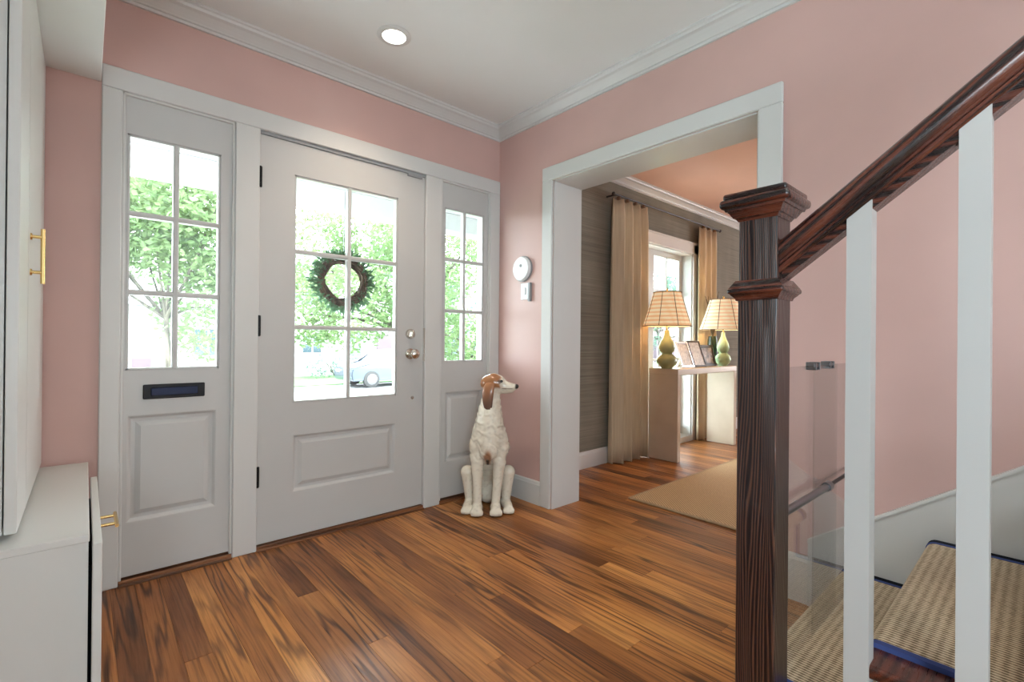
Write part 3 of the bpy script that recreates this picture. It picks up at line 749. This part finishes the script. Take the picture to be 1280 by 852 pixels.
        # head
        if z > .74:
            a = (x-.028)*hd.x + (y-.02)*hd.y; u = -(x-.028)*hd.y + (y-.02)*hd.x
            br = sm(.060, .040, a + n1*.012)*sm(.765, .785, z + n1*.008)
            blaze = sm(.018, .008, abs(u)+n1*.006)*sm(.812, .826, z)
            c = c.lerp(BR, br*(1-blaze))
            c = c.lerp(DK, .8*sm(.016, .009, math.hypot(a-.046, z-.818))*sm(.012, .02, abs(u)))
            c = c.lerp(BK, sm(.140, .146, a)*sm(.770, .778, z))
            c = c.lerp(DK, .85*sm(.0035, .0015, abs(z-.7755+.03*(a-.08)))*sm(.055, .065, a)*sm(.135, .12, a))
        at.data[i].color = (*c, 1)
    mt = mat('glazed_ceramic', (.8, .8, .8), .22, spec=.5, coat=.25); k2 = N(mt)
    va = k2.n('ShaderNodeVertexColor'); va.layer_name = 'Col'; k2.l(va.outputs[0], k2.b.inputs['Base Color'])
    me2.materials.clear(); me2.materials.append(mt)
    o = bpy.data.objects.new('body', me2); COL.objects.link(o); o.parent = root
    em = mat('brown_glazed_ear', (.3, .15, .1), .3, coat=.2); k3 = N(em)
    tc = k3.coords((1, 1, 1)); sp = k3.n('ShaderNodeSeparateXYZ'); k3.l(tc, sp.inputs[0])
    mr = k3.n('ShaderNodeMapRange'); mr.inputs[1].default_value = .57; mr.inputs[2].default_value = .80; k3.l(sp.outputs[2], mr.inputs[0])
    k3.l(k3.ramp(mr.outputs[0], [(.05, (.045, .03, .025)), (.4, (.16, .075, .045)), (.8, (.36, .15, .065))]), k3.b.inputs['Base Color'])
    for u, sg in ((.054, 1), (-.052, -1)):
        b = MB(); pts = [Hp(-.012, u*.7, .828), Hp(-.026, u*1.0, .805), Hp(-.036, u*1.18, .760), Hp(-.040, u*1.2, .705), Hp(-.034, u*1.15, .645), Hp(-.022, u*1.1, .570)]
        wd = [.020, .033, .038, .035, .024, .009]; pr_ = [(math.cos(2*PI*i/12), math.sin(2*PI*i/12)) for i in range(12)]
        fx = Vector((-hd.x, hd.y, 0)); fy = Vector((hd.y, hd.x, 0))
        path = [(P(*p), fx*w_, fy*.0085*(w_/.03+.3)) for p, w_ in zip(pts, wd)]
        b.sweep(pr_, path)
        e = b.make('ear', em, root, 'long brown drooping ear, dark at the tip', smooth=True)
        sb_ = e.modifiers.new('sub', 'SUBSURF'); sb_.levels = 1; sb_.render_levels = 2
    eyem = mat('black_glazed_eye', (.01, .008, .006), .08)
    for u in (.041, -.041): MB().ball(P(*Hp(.050, u, .822)), .0085, seg=12).make('eye', eyem, root, smooth=True)
dog()

# ================================================================== FAR ROOM
# window_3
w3 = setroot('window_3')
gy = GY
b = MB()
for a in ((1.36, 1.45, .0, 2.06), (2.655, 2.745, .0, 2.06)): b.box(a[0], a[1], gy-.022, gy, a[2], a[3], .004)
b.box(1.36, 2.745, gy-.022, gy, 1.965, 2.07, .004); b.box(1.35, 2.755, gy-.028, gy, 2.062, 2.082, .003)
b.box(1.45, 2.655, gy-.02, .0, .0, .06, .003)
b.make('casing', M['white'], w3)
b = MB(); b.box(1.45, 1.46, gy, .15, .06, 1.965); b.box(2.645, 2.655, gy, .15, .06, 1.965); b.box(1.45, 2.655, gy, .15, 1.955, 1.965); b.box(1.45, 2.655, gy, .15, .05, .06)
b.make('reveal', M['white'], w3)
b = MB(); sy0, sy1 = .095, .13; sx = [1.46, 2.052, 2.645]
for a, c in zip(sx, sx[1:]):
    b.box(a, a+.05, sy0, sy1, .06, 1.955); b.box(c-.05, c, sy0, sy1, .06, 1.955); b.box(a+.05, c-.05, sy0, sy1, 1.90, 1.955); b.box(a+.05, c-.05, sy0, sy1, .06, .16)
b.make('sash', M['white'], w3)
for a, c in zip(sx, sx[1:]):
    xm = (a+c)/2; MB().box(xm-.010, xm+.010, sy0+.005, sy1-.005, .16, 1.90).make('muntin', M['white'], w3)
    for r in range(1, 5):
        zc = .16 + 1.74*r/5; MB().box(a+.05, c-.05, sy0+.006, sy1-.006, zc-.010, zc+.010).make('muntin', M['white'], w3)
    for cc in range(2):
        for r in range(5):
            xa = a+.05+(c-a-.1)*cc/2; xb = a+.05+(c-a-.1)*(cc+1)/2
            MB().box(xa+.008, xb-.008, .111, .114, .168+1.74*r/5, .152+1.74*(r+1)/5).make('pane', M['glass'], w3)

# curtains
def curtain(x0, x1, z0, z1, y, label, folds, A_=.058):
    root = thing('curtain', label, 'curtain', ((x0+x1)/2, y, z0), 0, 'cream curtains beside the far window')
    b = MB(); nx, nz = folds*12, 14; W = x1-x0; g = []
    for j in range(nz+1):
        t = j/nz; row = []
        for i in range(nx+1):
            u = i/nx; ph = u*folds*2*PI
            amp = A_*(1-.3*t) if t < .93 else A_*.5
            row.append(b.bm.verts.new((-W/2+W*u + .012*math.sin(ph*2+1)*(1-t), amp*math.sin(ph + .25*math.sin(3*t+u*5)), (z1-z0)*t)))
        g.append(row)
    for j in range(nz):
        for i in range(nx): b.bm.faces.new((g[j][i], g[j][i+1], g[j+1][i+1], g[j+1][i]))
    p = b.make('panel', M['curtain'], root, smooth=True)
    so_ = p.modifiers.new('solid', 'SOLIDIFY'); so_.thickness = .004
    for i in range(folds): MB().box(-W/2+W*(i+.28)/folds-.008, -W/2+W*(i+.28)/folds+.012, -.035, .0, (z1-z0)-.015, (z1-z0)+.012, .004).make('pleat_hook', M['shade_trim'], root)
curtain(1.17, 1.655, .006, 2.235, -.105, 'cream pleated curtain left of the far window, beside the grey wall', 4)
curtain(2.68, 3.06, .006, 2.25, -.088, 'cream pleated curtain right of the far window, behind the second lamp', 3, .03)
rd = thing('curtain_rod', 'dark curtain rod over the far room window', 'curtain rod', (2.1, -.115, 2.262))
MB().tube([(-.95, 0, 0), (.98, 0, 0)], .009, 10).make('rod', M['dark_frame'], rd, smooth=True)
for x in (-.955, .985): MB().ball((x, 0, 0), .016, seg=12).make('finial', M['dark_frame'], rd, smooth=True)
for x in (-.925, .955): MB().box(x, x+.012, 0, .097, -.006, .006).make('bracket', M['dark_frame'], rd)

# console table
ct = thing('console_table', 'cream waterfall console table in front of the far window', 'table', (2.35, -.29, 0))
TZ = .800
rel(MB().box(1.655, 2.81, -.424, -.14, TZ-.055, TZ, .004), 'tabletop', M['console'], ct)
rel(MB().box(1.655, 1.705, -.424, -.14, 0, TZ-.055, .003), 'leg', M['console'], ct)
rel(MB().box(2.76, 2.81, -.424, -.14, 0, TZ-.055, .003), 'leg', M['console'], ct)

def lamp(loc, label, ceramic, shade, R0_, R1_, z0, z1, bodyprof, es):
    root = thing('table_lamp', label, 'lamp', loc, 0, 'gourd lamps on the console table')
    MB().lathe(bodyprof, (0, 0, 0), 28).make('gourd_base', ceramic, root, smooth=True)
    MB().lathe([(.006, bodyprof[-1][1]), (.006, z0+.05), (.004, z1+.01), (.009, z1+.018), (.006, z1+.034), (.001, z1+.038)], (0, 0, 0), 12).make('stem', M['brass'], root, smooth=True)
    b = MB(); n = 36; rings = []
    for r, z in ((R0_, z0), (R0_*.965+R1_*.035, z0+.012), ((R0_+R1_)/2*.985, (z0+z1)/2), (R1_, z1), (R1_-.004, z1), ((R0_+R1_)/2*.985-.004, (z0+z1)/2), (R0_-.004, z0)):
        rings.append([b.bm.verts.new((r*math.cos(2*PI*k/n), r*math.sin(2*PI*k/n), z)) for k in range(n)])
    for a, c in zip(rings, rings[1:]+[rings[0]]):
        for k in range(n): b.bm.faces.new((a[k], a[(k+1) % n], c[(k+1) % n], c[k]))
    sh = b.make('lamp_shade', shade, root, smooth=True)
    b = MB()
    for r, z in ((R0_, z0), (R1_, z1)):
        b.tube([(r*math.cos(a), r*math.sin(a), z) for a in [2*PI*k/36 for k in range(37)]], .004, 6, False)
    for k in range(8):
        a = 2*PI*k/8+.2; b.tube([(R0_*math.cos(a), R0_*math.sin(a), z0), (R1_*math.cos(a), R1_*math.sin(a), z1)], .0028, 5)
    b.make('shade_trim', M['shade_trim'], sh)
    l = bpy.data.lights.new('bulb', 'POINT'); l.energy = es; l.color = (1, .72, .42); l.shadow_soft_size = .03
    o = bpy.data.objects.new('bulb_light', l); COL.objects.link(o); o.location = Vector(loc) + Vector((0, 0, (z0+z1)/2)) 
    return root
GP = [(.001, 0), (.045, 0), (.050, .010), (.078, .035), (.090, .065), (.080, .098), (.052, .122), (.045, .132), (.060, .150), (.070, .185), (.062, .222), (.040, .262), (.024, .300), (.020, .335), (.001, .338)]
GP1 = [(r*1.02 if r > .01 else r, z) for r, z in GP]
lamp((1.693, -.295, TZ), 'glowing table lamp with tan shade and olive green gourd base, nearer the left curtain', M['celadon'], M['shade'], .205, .118, .372, .668, GP1, 5)
GP2 = [(r*.86 if r > .01 else r, z) for r, z in GP]
lamp((2.665, -.35, TZ), 'second table lamp with paler shade and mint green gourd base, near the newel post', M['celadon_pale'], M['shade_pale'], .225, .125, .362, .665, GP2, 4)

def frame(loc, rz, w_, h_, tilt, fm, pm, label, border=.02):
    root = thing('picture_frame', label, 'picture frame', loc, rz, 'photo frames on the console table')
    Rm = Matrix.Rotation(-tilt, 4, 'X')
    def mk(b, name, m_):
        bmesh.ops.transform(b.bm, matrix=Rm, verts=b.bm.verts); return b.make(name, m_, root)
    b = MB(); t = .014
    b.box(-w_/2, -w_/2+border, -t/2, t/2, 0, h_, .002); b.box(w_/2-border, w_/2, -t/2, t/2, 0, h_, .002)
    b.box(-w_/2+border, w_/2-border, -t/2, t/2, 0, border, .002); b.box(-w_/2+border, w_/2-border, -t/2, t/2, h_-border, h_, .002)
    mk(b, 'frame', fm)
    mk(MB().box(-w_/2+border, w_/2-border, -.001, .005, border, h_-border), 'photo', pm)
    MB().prism([(h_*.5*math.sin(tilt)+.008, h_*.5), (h_*.5*math.sin(tilt)+.012, h_*.5), (.12, .0), (.115, 0)], 'x', -.01, .01).make('easel_back', fm, root)
    return root
frame((2.01, -.33, TZ+.002), math.radians(-4), .20, .25, math.radians(20), M['silver'], M['photo_pale'], 'pale silver picture frame leaning beside the left lamp')
frame((2.24, -.33, TZ+.002), math.radians(-6), .20, .26, math.radians(20), M['dark_frame'], M['photo_pale'], 'dark rimmed picture frame with pale photo, middle of the three frames', .016)
frame((2.46, -.31, TZ+.002), math.radians(-8), .22, .21, math.radians(12), M['dark_frame'], M['photo_dark'], 'dark picture frame with dark photo beside the mint green lamp', .028)
# dark vase with twigs behind the second lamp
vs = thing('twig_vase', 'dark vase of bare twigs behind the mint green lamp', 'vase', (2.74, -.205, TZ))
MB().lathe([(.001, 0), (.04, 0), (.05, .02), (.055, .16), (.048, .26), (.04, .30), (.034, .30), (.03, .28), (.001, .27)], (0, 0, 0), 20).make('vase', M['darkgreen'], vs, smooth=True)
b = MB()
for i in range(26):
    a = random.uniform(0, 2*PI); r = random.uniform(.04, .15); h = random.uniform(.55, .78); k_ = random.uniform(-.05, .05)
    b.tube([(0, 0, .28), (r*.3*math.cos(a), r*.3*math.sin(a), h*.7), (r*.8*math.cos(a)+k_, r*.5*math.sin(a), h*.92), (r*math.cos(a)+k_*2, r*.6*math.sin(a), h)], [.003, .003, .0025, .0015], 5)
b.make('twigs', M['twig'], vs)
# rug
rg = thing('jute_rug', 'tan woven jute rug lying in the far room', 'rug', (2.0, -1.9, 0))
rel(MB().box(.558, 3.6, -3.1, -.718, .001, .012), 'rug_field', M['jute'], rg)
b = MB(); 
b.box(.538, .558, -3.1, -.700, .001, .0125, .003).box(.558, 3.6, -.718, -.700, .001, .0125, .003)
rel(b, 'rug_edge', M['shade_pale_cloth'], rg)

# ================================================================== OUTSIDE
struct(MB().box(-6, 9, .16, 2.35, -.14, -.03).make('porch_floor', M['concrete']))
struct(MB().box(-6, 9, .16, 2.35, 2.46, 2.56).make('porch_ceiling', M['out_white']))
struct(MB().box(-6, 9, 1.95, 2.15, 2.26, 2.46, .01).make('porch_beam', M['out_white']))
struct(MB().box(-40, 60, 2.35, 11, -.95, -.80).make('lawn', M['lawn']))
struct(MB().box(-40, 60, 11, 12.2, -.93, -.79, .0).make('pavement', M['concrete']))
struct(MB().box(-40, 60, 12.2, 17, -.95, -.82).make('street', M['asphalt']))
struct(MB().box(-40, 60, 17, 60, -.95, -.78).make('lawn', M['lawn']))
b = MB(); b.box(-1.9, -.6, 2.35, 11, -.80, -.785); struct(b.make('garden_path', M['concrete']))
def column(x, label):
    r = thing('porch_column', label, 'column', (x, 2.05, -.03), 0, 'white porch columns')
    MB().box(-.11, .11, -.11, .11, 0, .12, .005).make('plinth', M['out_white'], r)
    MB().box(-.085, .085, -.085, .085, .12, 2.2, .004).make('shaft', M['out_white'], r)
    MB().box(-.11, .11, -.11, .11, 2.2, 2.29, .005).make('capital', M['out_white'], r)
column(6.35, 'square white porch column seen through the far room window')

def leafcloud(blobs, n, size, m, root, name='foliage'):
    b = MB()
    tot = sum(r**2 for _, r in blobs)
    for c, r in blobs:
        c = Vector(c)
        for i in range(int(n*r*r/tot)):
            v = Vector((random.gauss(0, 1), random.gauss(0, 1), random.gauss(0, 1))).normalized()*r*random.uniform(.45, 1)**.6
            p = c+v; d = Vector((random.gauss(0, 1), random.gauss(0, 1), random.gauss(0, .6))).normalized(); u = d.cross(Vector((random.gauss(0, 1), random.gauss(0, 1), random.gauss(0, 1)))).normalized()
            s = size*random.uniform(.6, 1.3); nn = d.cross(u)
            vs_ = [b.bm.verts.new(p), b.bm.verts.new(p+d*s*.5+u*s*.26+nn*s*.06), b.bm.verts.new(p+d*s), b.bm.verts.new(p+d*s*.5-u*s*.26+nn*s*.06)]
            b.bm.faces.new((vs_[0], vs_[1], vs_[2])); b.bm.faces.new((vs_[0], vs_[2], vs_[3]))
    return b.make(name, m, root, kind='stuff')
def tree(loc, label, trunk_h, r, spread, n, size, m, seed, tr=.14, low=.0, name='leafy_tree'):
    random.seed(seed)
    root = thing(name, label, 'tree', loc, 0, 'trees in the front gardens')
    b = MB(); b.tube([(0, 0, 0), (.05, 0, trunk_h*.5), (0, .05, trunk_h)], [tr, tr*.8, tr*.6], 10)
    blobs = []
    for i in range(11):
        a = i*2.4; rr = spread*random.uniform(.25, 1); z = trunk_h + random.uniform(low, spread*1.1)
        p = Vector((rr*math.cos(a), rr*math.sin(a), z)); blobs.append((p, r*random.uniform(.7, 1.15)))
        mid = Vector((p.x*.45, p.y*.45, trunk_h+(z-trunk_h)*.35))
        b.tube([(0, .05, trunk_h*.92), mid, p], [tr*.5, tr*.3, tr*.1], 6)
    b.make('trunk', M['bark'], root, smooth=True)
    leafcloud(blobs, n, size, m, root)
    return root
tree((-1.12, 7.3, -.8), 'bright green leafy tree seen through the left sidelight', 2.35, .95, 1.8, 15000, .13, M['leaf'], 3, .06)
tree((3.9, 8.6, -.8), 'full green tree behind the wreath beyond the front door', 2.3, 1.1, 2.4, 18000, .14, M['leaf'], 5, low=-.5)
tree((6.5, 9.0, -.8), 'thin branching garden tree seen through the right sidelight', 1.4, .5, 1.9, 1800, .12, M['leaf_cool'], 8, .12)
tree((22.0, 12.0, -.8), 'green tree seen through the far room window', 2.2, 1.3, 3.0, 12000, .16, M['leaf_cool'], 12)
tree((1.6, 33, -.8), 'tall tree beside the white house across the street', 3.0, 1.7, 3.6, 12000, .28, M['leaf'], 21)
def shrub(loc, s, label, m, seed):
    random.seed(seed)
    r = thing('shrub', label, 'shrub', loc, 0, 'low shrubs in the front gardens')
    b = MB()
    for i in range(7): b.tube([(0, 0, 0), (random.uniform(-s, s)*.6, random.uniform(-.3, .3), s*.8)], [.02, .008], 5)
    b.make('stem', M['bark'], r)
    leafcloud([((x*s, random.uniform(-.2, .2), s*.6), s*.6) for x in (-1.0, -.4, .3, .9)], 1400, .09, m, r)
shrub((7.0, 20.6, -.8), .95, 'low green shrub across the street left of the parked car', M['leaf_cool'], 31)
shrub((12.4, 20.8, -.8), .9, 'green shrub across the street behind the parked car', M['leaf'], 32)
shrub((-1.0, 17.9, -.8), .5, 'low shrub seen at the bottom of the left sidelight', M['leaf_cool'], 33)
shrub((6.2, 8.2, -.8), 1.15, 'leafy shrub at the bottom of the right sidelight', M['leaf_cool'], 34)
shrub((9.6, 21.0, -.8), .8, 'round shrub before the white house across the street', M['leaf_cool'], 35)

# parked car, facing left
car = thing('parked_car', 'silver grey car parked at the kerb across the lawn', 'car', (7.6, 15.9, -.82))
side = [(-2.15, .28), (-2.2, .55), (-2.12, .78), (-1.2, .95), (-.55, 1.42), (.2, 1.5), (1.1, 1.46), (1.75, 1.0), (2.15, .92), (2.2, .4), (2.1, .26)]
b = MB(); b.prism(side, 'y', -.88, .88); bmesh.ops.bevel(b.bm, geom=list(b.bm.edges), offset=.04, segments=2, affect='EDGES')
b.make('body', M['car'], car, smooth=True)
for s in (-1, 1):
    MB().prism([(-1.0, .98), (-.48, 1.36), (.2, 1.42), (.2, .98)], 'y', s*.885-.004, s*.885+.004).make('side_window', M['darkglass'], car)
    MB().prism([(.28, .98), (.28, 1.42), (1.02, 1.38), (1.5, 1.0)], 'y', s*.885-.004, s*.885+.004).make('side_window', M['darkglass'], car)
for x in (-1.38, 1.35):
    for s in (-1, 1):
        wl = MB().lathe([(.001, -.11), (.24, -.11), (.32, -.09), (.33, 0), (.32, .09), (.24, .11), (.001, .11)], (x, s*.82, .33), 28, 'y').make('wheel', M['tyre'], car, smooth=True)
        MB().lathe([(.001, -.118), (.06, -.12), (.20, -.112), (.22, -.105), (.22, .105), (.20, .112), (.06, .12), (.001, .118)], (x, s*.82, .33), 20, 'y').make('hubcap', M['wheel'], wl, smooth=True)
for y in (-.6, .3): MB().box(-2.215, -2.17, y, y+.3, .6, .7, .01).make('headlamp', M['plastic'], car)

def house(x0, x1, y, zt, label, wall, wins, doors, roof=True):
    r = thing('house', label, 'house', ((x0+x1)/2, y+3, -.8), 0, 'houses across the street')
    cx = (x0+x1)/2
    b = MB(); b.box(x0-cx, x1-cx, -3, 3, 0, zt); b.make('wall', wall, r)
    if roof:
        MB().prism([(-3.5, zt), (0, zt+2.2), (3.5, zt)], 'x', x0-cx-.4, x1-cx+.4).make('roof', M['roofing'], r)
    for a, c, d, e in wins:
        f = MB().box(a-cx-.1, c-cx+.1, -3.06, -2.98, d-.1, e+.1).make('window', M['out_white'], r)
        MB().box(a-cx, c-cx, -3.075, -3.05, d, e).make('pane', M['darkglass'], f)
        b = MB(); b.box((a+c)/2-cx-.03, (a+c)/2-cx+.03, -3.09, -3.07, d, e); b.box(a-cx, c-cx, -3.09, -3.07, (d+e)/2-.03, (d+e)/2+.03); b.make('glazing_bar', M['out_white'], f)
    for a, c in doors:
        MB().box(a-cx, c-cx, -3.07, -2.98, 0.1, 2.2).make('front_door', M['mauve'], r)
house(4.6, 16.5, 22.2, 5.5, 'white house across the street behind the parked car', M['siding'], [(5.95, 6.85, 1.2, 2.1), (8.3, 9.0, 1.0, 2.4), (11, 12.5, .9, 2.6), (14, 15.4, .9, 2.6), (5.2, 6.8, 3.6, 5.0), (11, 12.5, 3.6, 5.0)], [(9.9, 10.8)])
house(-9, 3.2, 19, 3.0, 'low pale house across the street seen through the left sidelight', M['siding'], [(.95, 1.85, 1.2, 2.2), (-3.4, -2.2, .9, 2.2), (-7.5, -6, .8, 2.4)], [(-.9, -.35), (-4.8, -4.0)])
house(26, 36, 24, 5.0, 'white house further right across the street', M['siding'], [(27, 28.5, 1, 2.6), (31, 32.5, 1, 2.6), (33.5, 35, 1, 2.6)], [(29.3, 30.1)])
house(38, 52, 22, 6.0, 'farthest house down the street on the right', M['mauve'], [(39, 40.6, 1, 2.6), (43, 45, 1, 2.6), (47, 49, 1, 2.6)], [(41, 42)])
